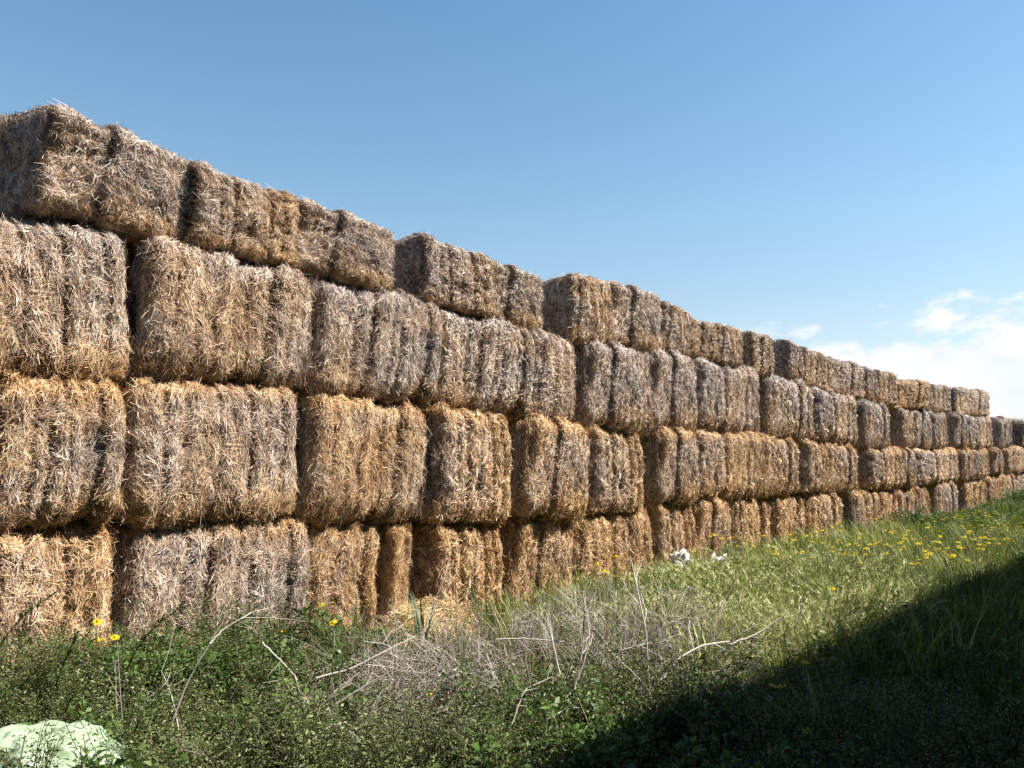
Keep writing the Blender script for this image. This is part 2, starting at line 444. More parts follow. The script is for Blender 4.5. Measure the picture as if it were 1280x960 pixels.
OVR_W = {(1, 1): .30, (1, 0): -.02, (3, 0): .10, (1, 4): -.42, (1, 5): -.36, (1, 6): -.36, (1, 7): -.3, (1, 3): -.2, (2, 1): .12, (3, 2): .26, (4, 14): -.45, (2, 8): -.12, (2, 9): -.12, (1, 19): .18, (1, 14): .15, (3,1): .22}
LEAN = {(4, 14): (0.12, -0.06, -0.10), (4, 0): (.07, 0, .13)}

ORD = ['first', 'second', 'third', 'fourth', 'fifth', 'sixth', 'seventh', 'eighth', 'ninth', 'tenth', 'eleventh', 'twelfth', 'thirteenth', 'fourteenth']
ROWN = {4: 'top row', 3: 'upper middle row', 2: 'lower middle row', 1: 'bottom row'}
SPECIAL = {
 (4, 0): 'tan straw bale with its dark shaded end showing, leftmost of the top row',
 (4, 3): 'pale straw bale right of the first dark gap in the top row',
 (4, 5): 'straw bale right of the second dark gap in the top row, broad shaded end',
 (4, 14): 'crumpled golden straw bale slumping in the top row near its far end',
 (4, 16): 'straw bale ending the far end of the top row',
 (3, 0): 'wide grey straw bale with rounded edge, leftmost of the upper middle row',
 (3, 1): 'grey straw bale with dark shaded left end, second of the upper middle row',
 (3, 18): 'straw bale with black shaded end at the far end of the upper middle row',
 (2, 0): 'straw bale with deep folds, leftmost of the lower middle row',
 (1, 0): 'straw bale behind tall green weeds, leftmost of the bottom row',
 (1, 1): 'silvery grey straw bale with dark left end, second of the bottom row',
 (1, 2): 'orange straw bale under an overhang, right of the silvery bottom row bale',
 (1, 3): 'narrow straw bale slice left of the black gap in the bottom row',
 (1, 4): 'bright orange straw bale standing between two dark gaps in the bottom row',
 (1, 5): 'bright golden straw bale behind the reed tuft in the bottom row',
}
def bale_label(row, i, n, w, gap):
    if (row, i) in SPECIAL: return SPECIAL[(row, i)]
    tone = 'grey' if w > .13 else ('tan' if w > -.05 else 'orange')
    j = n - 1 - i
    place = f'{ORD[i]} from the left in {ROWN[row]}' if i <= j else f'{ORD[j]} from far end of {ROWN[row]}'
    return f'{tone} straw bale' + (' right of dark gap, ' if gap else ', ') + place

rngb = np.random.default_rng(11)
count = 0
HEAD = math.pi / 2 - WA
for row in (1, 2, 3, 4):
    xs, zt, zb = ROWS[row]
    for i, (x0, x1) in enumerate(xs):
        s0, _ = on_wall(x0, MIDY[row](x0), FACE[row]); s1, _ = on_wall(x1, MIDY[row](x1), FACE[row])
        gl = i > 0 and x0 - xs[i - 1][1] >= 9; gr2 = i < len(xs) - 1 and xs[i + 1][0] - x1 >= 9
        s0 += (.025 if s0 > 6 else .0) if gl else -.018; s1 += (-.025 if s1 > 6 else .03) if gr2 else .018
        L = s1 - s0; sm = (s0 + s1) / 2
        e = min(.12, L * .15)
        t0, t1 = float(zt(s0 + e)), float(zt(s1 - e))
        if zb is None: b0, b1 = float(ZW(sm)) - .05, float(ZW(sm)) - .05
        else: b0, b1 = float(zb(s0 + e)), float(zb(s1 - e))
        bot, top = (b0 + b1) / 2, (t0 + t1) / 2
        tilt = math.atan2(((t1 - t0) * .6 + (b1 - b0) * .4) if zb else (t1 - t0) * .5, L)
        tilt = max(-.12, min(.12, tilt))
        Lm, key = get_variant(L, count, ('far' if sm > 11 else 'mid' if sm > 5.2 else 'near') + ('_square' if row == 4 else ''))
        me, proto = VARIANTS[key]
        if proto is None:
            o = link('straw_bale', me); VARIANTS[key][1] = o
        else:
            o = proto.copy(); C.objects.link(o)
        h = top - bot
        yaw = rngb.normal(0, .03)
        q = FACE[row] + rngb.normal(0, .022)
        lean = LEAN.get((row, i), (0, 0, 0))
        if (row, i) == (4, 14): h *= .92; q += .05
        o.location = sq(sm, q, bot - .012)
        o.rotation_euler = (lean[0], -tilt + lean[1], HEAD + yaw + lean[2])
        o.rotation_mode = 'XYZ'
        o.scale = (L / Lm, rngb.uniform(.95, 1.05), (h + .03) / H0)
        w = OVR_W.get((row, i), WEATH[row] + float(rngb.normal(0, .07)))
        o['weathering'] = w
        o['sheltered_top'] = {4: -.1, 3: -.15, 2: .9, 1: .8}[row]
        gap = i > 0 and (x0 - xs[i - 1][1]) >= 10
        tag(o, bale_label(row, i, len(xs), w, gap), 'straw bale', 'straw bales stacked in the long wall')
        count += 1

# ------------------------------------------------------------------ vegetation prototypes (numpy) and scatter
def leaf_quads(soup, base, d, nrm, ln, wd, col):
    """one folded diamond leaf each: base (n,3) direction d, normal nrm"""
    n = len(base); side = norm(np.cross(d, nrm))
    mid = base + d * (ln * .45)[:, None] - nrm * (ln * .06)[:, None]
    tip = base + d * ln[:, None] - nrm * (ln * .22)[:, None]
    l = mid + side * wd[:, None] + nrm * (wd * .35)[:, None]; r = mid - side * wd[:, None] + nrm * (wd * .35)[:, None]
    V = np.stack([base, l, tip, r], 1).reshape(-1, 3)
    soup.add(V, np.arange(n * 4).reshape(n, 4), col=np.repeat(col, 4, 0))

def weed_proto(seed, h=.42, stems=9, leaf=.0135, spread=.24, per=80, bright=0.0, wr=(.14, .24)):
    rng = np.random.default_rng(seed); S = Soup()
    for k in range(stems):
        az = rng.uniform(0, 2 * np.pi); out = rng.uniform(.1, 1) * spread; hh = h * rng.uniform(.55, 1.1)
        t = np.linspace(0, 1, 7)[:, None]
        c = np.array([math.cos(az), math.sin(az), 0])
        P = c * out * t ** 1.3 + np.array([0, 0, 1]) * hh * (t - .12 * t ** 3) + np.cumsum(rng.normal(0, .008, (7, 3)), 0)
        tube(S, P, .0028, .0012, 3, (.08 + .25 * rng.random(), 0, 0))
        u = rng.uniform(.08, 1.0, per) ** .7
        pos = np.stack([np.interp(u, t[:, 0], P[:, j]) for j in range(3)], -1)
        a2 = rng.uniform(0, 2 * np.pi, per)
        d = norm(np.stack([np.cos(a2), np.sin(a2), rng.uniform(-.2, 1.1, per)], -1))
        nr = norm(np.cross(d, rng.normal(size=(per, 3)))); nr *= np.sign(nr[:, 2:3] + 1e-6)
        pos = pos + d * rng.uniform(0, .03, per)[:, None]
        ln_ = leaf * rng.uniform(.55, 1.35, per); v = np.clip(.42 + bright + .2 * rng.normal(size=per) + .18 * (u - .5), 0, 1)
        leaf_quads(S, pos, d, nr, ln_, ln_ * rng.uniform(*wr, per), np.stack([v, v * 0, v * 0], -1))
    return S.arrays()

def grass_proto(seed, n=26, h=.38, wid=.0035, spread=.09, dry=.15, curl=.5):
    rng = np.random.default_rng(seed); S = Soup()
    az = rng.uniform(0, 2 * np.pi, n); r = spread * np.sqrt(rng.random(n))
    base = np.stack([r * np.cos(az), r * np.sin(az), np.zeros(n)], -1)
    hh = h * rng.uniform(.4, 1.15, n); a2 = az + rng.normal(0, .8, n)
    o = np.stack([np.cos(a2), np.sin(a2), np.zeros(n)], -1); cu = curl * np.abs(rng.normal(0, .6, n)) + .06
    t = np.array([0, .35, .7, 1.0])
    P = base[:, None] + hh[:, None, None] * (o[:, None] * (cu[:, None] * t[None] ** 2)[..., None] + np.array([0, 0, 1.]) * (t[None] - .35 * np.minimum(cu, 1)[:, None] * t[None] ** 3)[..., None])
    sd = np.stack([-np.sin(a2), np.cos(a2), np.zeros(n)], -1)
    W = sd[:, None] * (wid * rng.uniform(.6, 1.4, n))[:, None, None] * np.array([1, .9, .6, .08])[None, :, None]
    v = np.clip(.38 + .17 * rng.normal(size=n), 0, .8); v = np.where(rng.random(n) < dry, rng.uniform(.85, 1, n), v)
    strips(S, P, W, np.stack([v, v * 0, v * 0], -1))
    return S.arrays()

def barley_proto(seed, n=12, h=.42, spread=.10):
    rng = np.random.default_rng(seed); S = Soup()
    for k in range(n):
        az = rng.uniform(0, 2 * np.pi); r = spread * math.sqrt(rng.random()); hh = h * rng.uniform(.65, 1.1)
        b = np.array([r * math.cos(az), r * math.sin(az), 0]); o = np.array([math.cos(az + rng.normal(0, .7)), math.sin(az + rng.normal(0, .7)), 0])
        cu = rng.uniform(.15, .55)
        t = np.linspace(0, 1, 5)[:, None]
        P = b + hh * (o * cu * t ** 2 + np.array([0, 0, 1.]) * (t - .2 * t ** 3))
        tube(S, P, .0012, .0009, 3, (.25, 0, 0))
        d = norm(P[-1] - P[-2]); d = norm(d + o * .5)
        m = 16; u = np.linspace(0, 1, m); L = rng.uniform(.05, .075)
        pos = P[-1] + d * (u * L)[:, None]
        rr = norm(np.cross(d, rng.normal(size=(m, 3))))
        dd = norm(d + rr * .45)
        v = np.clip(.55 + .22 * rng.normal(size=m), 0, 1)
        leaf_quads(S, pos, dd, np.cross(dd, rr), np.full(m, .03) * rng.uniform(.7, 1.3, m), np.full(m, .0034), np.stack([v, v * 0, v * 0], -1))
    return S.arrays()

def dry_proto(seed, n=16, h=.36, spread=.12):
    rng = np.random.default_rng(seed); S = Soup()
    for k in range(n):
        az = rng.uniform(0, 2 * np.pi); r = spread * math.sqrt(rng.random()); hh = h * rng.uniform(.4, 1.15)
        b = np.array([r * math.cos(az), r * math.sin(az), 0]); o = np.array([math.cos(az), math.sin(az), 0])
        t = np.linspace(0, 1, 5)[:, None]
        P = b + hh * (o * rng.uniform(.05, .5) * t + np.array([0, 0, 1.]) * t) + np.cumsum(rng.normal(0, .008, (5, 3)), 0)
        v = np.clip(rng.normal(.5, .22), 0, 1)
        tube(S, P, .0016, .0007, 3, (v, 0, 0))
        for _ in range(3):
            q = P[rng.integers(1, 5)]; d = norm(o * .4 + rng.normal(0, .5, 3) + np.array([0, 0, .7]))
            tube(S, np.stack([q, q + d * hh * .14, q + d * hh * .26]), .0011, .0005, 3, (v, 0, 0))
        m = 8; u = rng.uniform(.4, 1, m); pos = np.stack([np.interp(u, t[:, 0], P[:, j]) for j in range(3)], -1)
        d = norm(rng.normal(size=(m, 3)) + np.array([0, 0, .4])); vv = np.clip(v + .15 * rng.normal(size=m), 0, 1)
        leaf_quads(S, pos, d, norm(np.cross(d, rng.normal(size=(m, 3)))), rng.uniform(.008, .02, m), rng.uniform(.0015, .004, m), np.stack([vv, vv * 0, vv * 0], -1))
    return S.arrays()

def scatter(name, protos, pts, scl, mat, kind='stuff', tint_var=.10, seed=1, tilt=.15):
    """pts (n,2) of (s,q): rooted copies of the prototypes in one mesh"""
    rng = np.random.default_rng(seed)
    pts = np.asarray(pts); n = len(pts)
    Z = ground_z(pts[:, 0], pts[:, 1])
    V = []; Q = []; T = []; Cc = []; off = 0
    pick = rng.integers(0, len(protos), n)
    sc = np.broadcast_to(np.asarray(scl, float), (n,)) * rng.uniform(.75, 1.25, n)
    for k, (pv, pq, pt, pc) in enumerate(protos):
        ii = np.where(pick == k)[0]
        if not len(ii): continue
        a = rng.uniform(0, 2 * np.pi, len(ii)); c, s_ = np.cos(a), np.sin(a)
        x = pv[None, :, 0] * c[:, None] - pv[None, :, 1] * s_[:, None]
        y = pv[None, :, 0] * s_[:, None] + pv[None, :, 1] * c[:, None]
        z = np.broadcast_to(pv[None, :, 2], x.shape)
        tx, ty = rng.normal(0, tilt, len(ii)), rng.normal(0, tilt, len(ii))
        x = x + z * tx[:, None]; y = y + z * ty[:, None]
        P = np.stack([x, y, z], -1) * sc[ii][:, None, None]
        b = pts[ii, 0][:, None] * DV[None] + (pts[ii, 1] - DW)[:, None] * NV[None]; b[:, 2] = Z[ii] - .01
        P = P + b[:, None]
        m = len(pv)
        offs = off + np.arange(len(ii)) * m
        V.append(P.reshape(-1, 3))
        if len(pq): Q.append((pq[None] + offs[:, None, None]).reshape(-1, 4))
        if len(pt): T.append((pt[None] + offs[:, None, None]).reshape(-1, 3))
        cc = pc[None] + np.zeros((len(ii), 1, 1)); cc = cc.copy()
        tv = tint_var * fbm(np.stack([pts[ii, 0] * 1.3, pts[ii, 1] * 1.3, pts[ii, 0] * 0 + seed], -1), seed + 3) + rng.normal(0, tint_var * .4, len(ii))
        cc[..., 0] = np.clip(cc[..., 0] + tv[:, None], 0, 1)
        Cc.append(cc.reshape(-1, 3)); off += len(ii) * m
    fl = []
    if Q: fl.append(np.concatenate(Q))
    if T: fl.append(np.concatenate(T))
    o = link(name, make_mesh(name, np.concatenate(V), fl, mat, np.concatenate(Cc)))
    if kind: tag(o, kind=kind)
    return o

def spots(n, s0, s1, q0, q1, fn, seed):
    rng = np.random.default_rng(seed); out = []
    tot = 0
    while tot < n:
        s = rng.uniform(s0, s1, n * 3); q = rng.uniform(q0, q1, n * 3)
        k = rng.random(n * 3) < fn(s, q)
        out.append(np.stack([s[k], q[k]], -1)); tot += k.sum()
        if k.sum() == 0: break
    return np.concatenate(out)[:n]
def sst(a, b, x): 
    t = np.clip((x - a) / (b - a), 0, 1); return t * t * (3 - 2 * t)
def pat(s, q, f, seed): return fbm(np.stack([s * f, q * f, s * 0 + .5], -1), seed)

# where each kind of plant grows
def d_weed(s, q):
    left = 1 - sst(3.0, 4.6, s + .35 * pat(s, q, 1.1, 3) - .25 * (q - 2.2))
    left = left * (.35 + .65 * sst(.05, .5, q)) * (.62 + .75 * pat(s, q, 1.7, 41))
    return np.clip(left * (1 - .96 * brushy(s, q)) * (1 - foot(s, q)) * (1 - sacky(s, q)), 0, 1)
def brushy(s, q):
    return np.exp(-(((s - BRS) / .85) ** 2 + ((q - BRQ) / .85) ** 2) ** 1.5)
def sacky(s, q): return np.exp(-(((s - SKS) / .34) ** 2 + ((q - SKQ) / .38) ** 2) ** 2)
def foot(s, q):                       # bare strip of spilled straw in front of the heap
    return np.exp(-(((s - 4.6) / .8) ** 2 + ((q - .55) / .8) ** 2) ** 2)
BRS, BRQ = 3.1, 1.75
_p = at(38, 945, 3.2); SKS, SKQ = _p.dot(DV), _p.dot(NV) + DW
def d_brown(s, q): return np.clip(np.exp(-((s - 4.6) / 1.0) ** 2 - ((q - 1.5) / .7) ** 2) * 1.2 * (1 - foot(s, q)) * (1 - .8 * brushy(s, q)), 0, 1)
STN = [on_ for on_ in (ground_at(843, 703, .25), ground_at(893, 711, .25))]
def stony(s, q): return sum(np.exp(-(((s - a + .1) / .28) ** 2 + ((q - b - .15) / .38) ** 2) ** 2) for a, b in STN)
def d_barley(s, q): return np.clip(sst(4.4, 5.8, s + .4 * pat(s, q, .9, 8)) * (1 - sst(8.5, 11, s)) * sst(.5, 1.4, q) * (1 - sst(2.6, 3.4, q)) * (.55 + .6 * pat(s, q, .8, 4)) * (1 - stony(s, q)), 0, 1)
def d_grass(s, q): return np.clip((.25 + .75 * sst(.25, 1.2, q)) * (.12 + .88 * sst(3.8, 6.0, s)) * (1 - foot(s, q)) * (1 - .9 * brushy(s, q)) * (1 - .45 * sst(2.9, 3.5, q)) * (1 - .95 * stony(s, q)), 0, 1)
def d_lush(s, q): return np.clip(np.maximum(sst(5.5, 9, s) * (.35 + .9 * pat(s, q, .5, 14)), .8 * sst(2.7, 3.4, q)), 0, 1)

weeds = [weed_proto(20 + k, h=.40) for k in range(6)]
scatter('weeds', weeds, spots(1050, .2, 6.0, .02, 5.0, d_weed, 1), np.random.default_rng(4).choice([.7, .9, 1.05, 1.3], 1050, p=[.25, .35, .28, .12]), M_WEED, tint_var=.16, seed=2)
scatter('weeds', weeds, spots(170, 3.4, 5.4, 1.1, 3.3, lambda s, q: (1 - .9 * brushy(s, q)) + 0 * s, 71), .8, M_WEED, tint_var=.16, seed=72)
tallw = [weed_proto(220 + k, h=.62, stems=7, per=85, spread=.15, leaf=.016, bright=-.12) for k in range(5)]
scatter('tall_weeds', tallw, np.concatenate([spots(46, .8, 3.0, .25, 2.6, lambda s, q: np.clip(.3 + pat(s, q, 1.5, 31), 0, 1) * (1 - brushy(s, q)) * (1 - sacky(s, q)), 73), spots(70, 3.4, 14, 2.2, 3.4, lambda s, q: np.clip(.3 + pat(s, q, 1.2, 33), 0, 1), 74)]), .92, M_WEED, tint_var=.14, seed=75)
lowb = [weed_proto(40 + k, h=.30, leaf=.034, stems=9, per=26, bright=.12, wr=(.2, .33)) for k in range(4)]
scatter('broadleaf_weeds', lowb, spots(230, .4, 3.6, .4, 4.2, lambda s, q: np.clip(.2 + 1.3 * pat(s, q, 1.2, 77), 0, 1) * (1 - brushy(s, q)) * (1 - sacky(s, q)), 3), 1.1, M_LUSH, tint_var=.15, seed=4)
scatter('weeds', weeds, spots(380, 3.2, 14, 2.6, 6.0, lambda s, q: .8 + 0 * s, 9), 1.0, M_WEED, tint_var=.14, seed=12)
gr = [grass_proto(60 + k, h=.28 + .05 * k, wid=.0056, dry=.10) for k in range(6)]
scatter('grass', gr, spots(3400, 3.0, 16, .0, 6.3, d_grass, 5), 1.0, M_GRASS, tint_var=.3, seed=6)
scatter('weeds', weeds, spots(330, 5, 18, .2, 3.4, lambda s, q: np.clip(.25 + 1.2 * pat(s, q, .8, 66), 0, 1) * (1 - stony(s, q)), 91), 1.0, M_WEED, tint_var=.14, seed=92)
grf = [grass_proto(80 + k, n=22, h=.34, wid=.006, spread=.16) for k in range(5)]
scatter('far_grass', grf, spots(5200, 15, 62, -.2, 14, lambda s, q: .8 + 0 * s, 7), 1.15, M_GRASS, tint_var=.16, seed=8)
ba = [barley_proto(100 + k) for k in range(5)]
scatter('wild_barley', ba, spots(620, 4.2, 11, .4, 4.2, d_barley, 10), 1.05, M_BARLEY, tint_var=.3, seed=11)
dr = [dry_proto(120 + k) for k in range(5)]
scatter('dry_weeds', dr, spots(210, 2.5, 7, .15, 3.2, d_brown, 13), .8, M_DRY, tint_var=.15, seed=14)
lu = [weed_proto(140 + k, h=.30, leaf=.035, stems=9, per=34, spread=.22, bright=.02, wr=(.16, .3)) for k in range(4)]
scatter('leafy_ground_cover', lu, spots(1500, 3.6, 34, .1, 6, d_lush, 15), 1.0, M_LUSH, tint_var=.15, seed=16)

# ------------------------------------------------------------------ loose straw heap at the foot of the wall
def straw_heap(name, s, q, rx, ry, h, n, seed):
    rng = np.random.default_rng(seed); S = Soup()
    a = rng.uniform(0, 2 * np.pi, n); r = np.sqrt(rng.random(n))
    x, y = r * np.cos(a) * rx, r * np.sin(a) * ry
    z = h * (1 - r ** 1.6) * (1 + .25 * vnoise(np.stack([x * 6, y * 6, x * 0], -1), seed))
    P = np.stack([x, y, z], -1)
    az = rng.uniform(0, 2 * np.pi, n); d = np.stack([np.cos(az), np.sin(az), rng.normal(0, .35, n)], -1); d = norm(d)
    L = rng.lognormal(np.log(.10), .4, n)[:, None]
    p0 = P - d * L * .5; p1 = P + rng.normal(0, .006, (n, 3)); p2 = P + d * L * .5
    w = norm(np.cross(d, rng.normal(size=(n, 3)))) * rng.uniform(.0016, .0034, n)[:, None]
    v = np.clip(rng.normal(.58, .22, n), 0, 1)
    strips(S, np.stack([p0, p1, p2], 1), np.stack([w, w, w * .6], 1), np.stack([v, np.zeros(n), np.zeros(n)], -1))
    g = 24; rr, aa = np.meshgrid(np.linspace(0, 1, 8), np.arange(g) * 2 * np.pi / g, indexing='ij')
    V = np.stack([rr * np.cos(aa) * rx, rr * np.sin(aa) * ry, h * (1 - rr ** 1.6) - .025], -1)
    i = np.arange(8 * g).reshape(8, g); nx = np.roll(i, -1, 1)
    S.add(V.reshape(-1, 3), np.stack([i[:-1], i[1:], nx[1:], nx[:-1]], -1).reshape(-1, 4), col=(.25, 0, 0))
    o = link(name, S.mesh(name, M_HEAP)); o.location = gp(s, q); o.rotation_euler[2] = HEAD
    return o
sh, qh = on_wall(505, 770)[0], .12
o = straw_heap('straw_heap', sh + .15,   .16, .70, .36, .34, 3800, 3)
tag(o, 'heap of loose golden straw at the foot of the bale wall by the black gap', 'straw heap')


def fallen_straw(n, seed):
    rng = np.random.default_rng(seed); S = Soup()
    s = rng.uniform(.3, 14, n); q = np.abs(rng.normal(0, .28, n)) + .02
    k = rng.random(n) < np.clip(.5 + .8 * pat(s, q, 1.1, 55), 0, 1); s, q = s[k], q[k]; n = len(s)
    P = s[:, None] * DV + (q - DW)[:, None] * NV; P[:, 2] = ground_z(s, q) + rng.uniform(.005, .06, n) * np.exp(-q)
    az = rng.uniform(0, 2 * np.pi, n); d = norm(np.stack([np.cos(az), np.sin(az), rng.normal(0, .25, n)], -1)); L = rng.lognormal(np.log(.10), .4, n)[:, None]
    w = norm(np.cross(d, np.array([0, 0, 1.]) + rng.normal(0, .5, (n, 3)))) * rng.uniform(.0014, .0032, n)[:, None]
    v = np.clip(rng.normal(.5, .22, n), 0, 1)
    strips(S, np.stack([P - d * L / 2, P + rng.normal(0, .005, (n, 3)), P + d * L / 2], 1), np.stack([w, w, w * .6], 1), np.stack([v, np.clip(rng.normal(.25, .3, n), 0, 1), v * 0], -1))
    tag(link('fallen_straw', S.mesh('fallen_straw', M_HEAP)), kind='stuff')
fallen_straw(16000, 44)

# ------------------------------------------------------------------ reed tufts and tall weed stalks
def reed(name, n, h, seed, spread=.06):
    rng = np.random.default_rng(seed); S = Soup()
    az = rng.uniform(0, 2 * np.pi, n); a2 = az
    base = np.stack([np.cos(az), np.sin(az), 0 * az], -1) * (spread * rng.random(n))[:, None]
    hh = h * rng.uniform(.5, 1.05, n); cu = rng.uniform(.1, .7, n)
    o = np.stack([np.cos(a2), np.sin(a2), 0 * a2], -1); t = np.linspace(0, 1, 6)
    P = base[:, None] + hh[:, None, None] * (o[:, None] * (cu[:, None] * t[None] ** 1.6)[..., None] + np.array([0, 0, 1.]) * (t[None] - .25 * cu[:, None] * t[None] ** 3)[..., None])
    sd = np.stack([-np.sin(a2), np.cos(a2), 0 * a2], -1)
    W = sd[:, None] * (.009 * rng.uniform(.7, 1.2, n))[:, None, None] * np.array([.6, 1, 1, .8, .5, .05])[None, :, None]
    v = np.clip(rng.normal(.5, .2, n), 0, 1)
    strips(S, P, W, np.stack([v, v * 0, v * 0], -1))
    return link(name, S.mesh(name, M_REED))
for (px, py, h, n, sd, lb) in [
    (528, 790, .52, 26, 1, 'green reed tuft with narrow blades in front of the golden straw heap'),
    (686, 760, .50, 22, 2, 'upright green reed tuft in front of the bright golden bale'),
    (664, 752, .30, 9, 3, 'small thin reed tuft just left of the upright reed tuft')]:
    p = at(px, py, 6.4 if px < 600 else 7.1); s, q = p.dot(DV), max(p.dot(NV) + DW, .3)
    o = reed('reed_tuft', n, h, sd); o.location = gp(s, q)
    tag(o, lb, 'reed tuft', 'reed tufts by the bale wall')


def stalk(name, pts, seed, leaf=.03, n=90, r=.004):
    rng = np.random.default_rng(seed); S = Soup()
    pts = np.asarray(pts); k = len(pts)
    u = np.linspace(0, 1, 14); tt = np.linspace(0, 1, k)
    P = np.stack([np.interp(u, tt, pts[:, j]) for j in range(3)], -1)
    o0 = P[0].copy(); P = P - o0
    tube(S, P, r, r * .4, 5, (.2, 0, 0))
    w = rng.uniform(.25, 1, n); pos = np.stack([np.interp(w, u, P[:, j]) for j in range(3)], -1)
    ax = norm(P[-1] - P[0]); d = norm(rng.normal(size=(n, 3)) * .7 + ax * .9)
    v = np.clip(rng.normal(.35, .15, n), 0, 1); L = leaf * rng.uniform(.6, 1.2, n)
    leaf_quads(S, pos, d, norm(np.cross(d, rng.normal(size=(n, 3)))), L, L * .12, np.stack([v, v * 0, v * 0], -1))
    o = link(name, S.mesh(name, M_LUSH)); o.location = o0
    return o
for pts, lb in [
    ([(-20, 905, 3.9), (0, 805, 3.95), (30, 768, 3.98), (74, 738, 4.0)], 'dark feathery weed stalk bending over at the leftmost bottom row bale'),
    ([(140, 880, 4.0), (168, 815, 4.0), (192, 785, 4.0), (228, 757, 4.05)], 'dark feathery weed stalk leaning across the silvery bottom row bale'),
    ([(60, 880, 4.1), (84, 820, 4.1), (98, 790, 4.1)], 'short feathery weed stalk between the two bending ones')]:
    o = stalk('weed_stalk', [at(*p) for p in pts], len(lb))
    tag(o, lb, 'weed', 'feathery weed stalks')

# ------------------------------------------------------------------ dry branches
def branch(pts, r0, r1, seed, twigs=4, val=.7, twl=.22):
    rng = np.random.default_rng(seed); S = Soup()
    pts = np.asarray(pts); k = len(pts); u = np.linspace(0, 1, 16); tt = np.linspace(0, 1, k)
    P = np.stack([np.interp(u, tt, pts[:, j]) for j in range(3)], -1)
    ker = np.array([.25, .5, .25])
    for _ in range(2):
        Q = P.copy()
        for j in range(3): Q[1:-1, j] = np.convolve(P[:, j], ker, 'valid')
        P = Q
    P[1:-1] += rng.normal(0, .0012, (14, 3))
    o0 = P[0].copy(); P = P - o0
    r0, r1 = r0 * .72, r1 * .72
    tube(S, P, r0, r1, 6, (val, 0, 0), .10, rng)
    for _ in range(twigs):
        i = rng.integers(4, 15); ax = norm(P[min(i + 1, 15)] - P[i - 1]); d = norm(ax + rng.normal(0, .65, 3))
        L = twl * rng.uniform(.4, 1.1); m1 = P[i] + d * L * .5 + rng.normal(0, .006, 3)
        tube(S, np.stack([P[i], m1, P[i] + d * L + rng.normal(0, .03, 3)]), r1 * .9, r1 * .35, 4, (np.clip(val + rng.normal(0, .1), 0, 1), 0, 0))
    o = link('dry_branch', S.mesh('dry_branch', M_TWIG)); o.location = o0
    return o
BR = [
 ([(812, 872, 4.3), (808, 790, 4.3), (796, 735, 4.35), (789, 700, 4.4)], .007, .004, 5, .9, 'pale upright dry branch beside the brushwood, tallest in the tangle'),
 ([(818, 858, 4.2), (850, 822, 4.25), (878, 806, 4.3), (912, 802, 4.35)], .009, .005, 2, .9, 'thick pale dry branch arching to the shadow edge'),
 ([(912, 806, 4.6), (948, 792, 4.65), (975, 772, 4.7)], .012, .005, 2, .6, 'grey broken dry branch end pointing up at the grass'),
 ([(770, 826, 4.4), (778, 812, 4.4), (815, 803, 4.4)], .007, .004, 2, .8, 'short pale dry branch lying level in the tangle'),
 ([(815, 800, 4.5), (832, 781, 4.5), (855, 773, 4.5), (876, 757, 4.5)], .006, .003, 3, .75, 'curved grey dry branch rising to the right of the upright one'),
 ([(715, 876, 4.1), (728, 815, 4.15), (731, 745, 4.2)], .008, .004, 6, .75, 'weathered forked dry branch standing above the dry weeds'),
 ([(722, 850, 4.12), (738, 800, 4.15), (728, 738, 4.2)], .006, .003, 4, .8, 'dry branch crossing the forked one to form a narrow A'),
 ([(700, 843, 4.0), (690, 800, 4.05), (683, 766, 4.1)], .005, .003, 2, .85, 'thin white dry branch left of the forked one'),
 ([(620, 799, 4.2), (660, 798, 4.2), (704, 802, 4.2)], .005, .003, 2, .85, 'long thin dry branch lying level left of the forked one'),
 ([(760, 812, 4.3), (790, 840, 4.25), (812, 864, 4.2)], .006, .003, 2, .6, 'grey dry branch sloping down to the foot of the upright one'),
 ([(395, 848, 3.9), (440, 836, 3.95), (480, 815, 4.0), (520, 795, 4.1)], .008, .004, 3, .75, 'straight grey dry branch along the top of the brushwood pile'),
 ([(420, 880, 3.7), (460, 855, 3.75), (500, 832, 3.8)], .007, .003, 3, .55, 'dark dry branch low in the brushwood pile'),
 ([(385, 930, 3.4), (410, 908, 3.45), (432, 902, 3.5), (445, 912, 3.5)], .005, .003, 1, .75, 'thin bent dry branch in the weeds below the brushwood pile'),
 ([(455, 802, 4.4), (480, 805, 4.4), (500, 815, 4.35)], .004, .003, 1, .8, 'small pale dry branch bridging the brushwood pile'),
 ([(215, 905, 3.5), (232, 855, 3.6), (262, 805, 3.7), (285, 765, 3.8), (312, 715, 3.9)], .007, .002, 4, .25, 'long dark dry branch leaning up against the silvery bale'),
 ([(262, 805, 3.7), (280, 785, 3.75), (322, 763, 3.8)], .005, .003, 2, .85, 'pale dry branch forking off in front of the silvery bale'),
 ([(328, 803, 3.7), (355, 830, 3.7), (372, 850, 3.7)], .005, .003, 1, .85, 'pale dry branch slanting down over the leafy weeds'),
 ([(395, 890, 3.7), (420, 862, 3.75), (450, 840, 3.8)], .006, .003, 2, .65, 'grey dry branch lying across the left of the brushwood pile'),
 ([(870, 905, 4.2), (872, 870, 4.2), (900, 840, 4.3), (913, 830, 4.3)], .005, .002, 3, .35, 'dim dry branch standing inside the shadow'),
 ([(640, 905, 3.6), (655, 862, 3.7), (690, 846, 3.8)], .004, .002, 2, .7, 'fine dry branch between the brushwood pile and the forked branch'),
]
for k, (pp, r0, r1, tw, val, lb) in enumerate(BR):
    o = branch([at(*p) for p in pp], r0, r1, 300 + k, tw, val)
    tag(o, lb, 'dry branch', 'dry branches in the weeds')

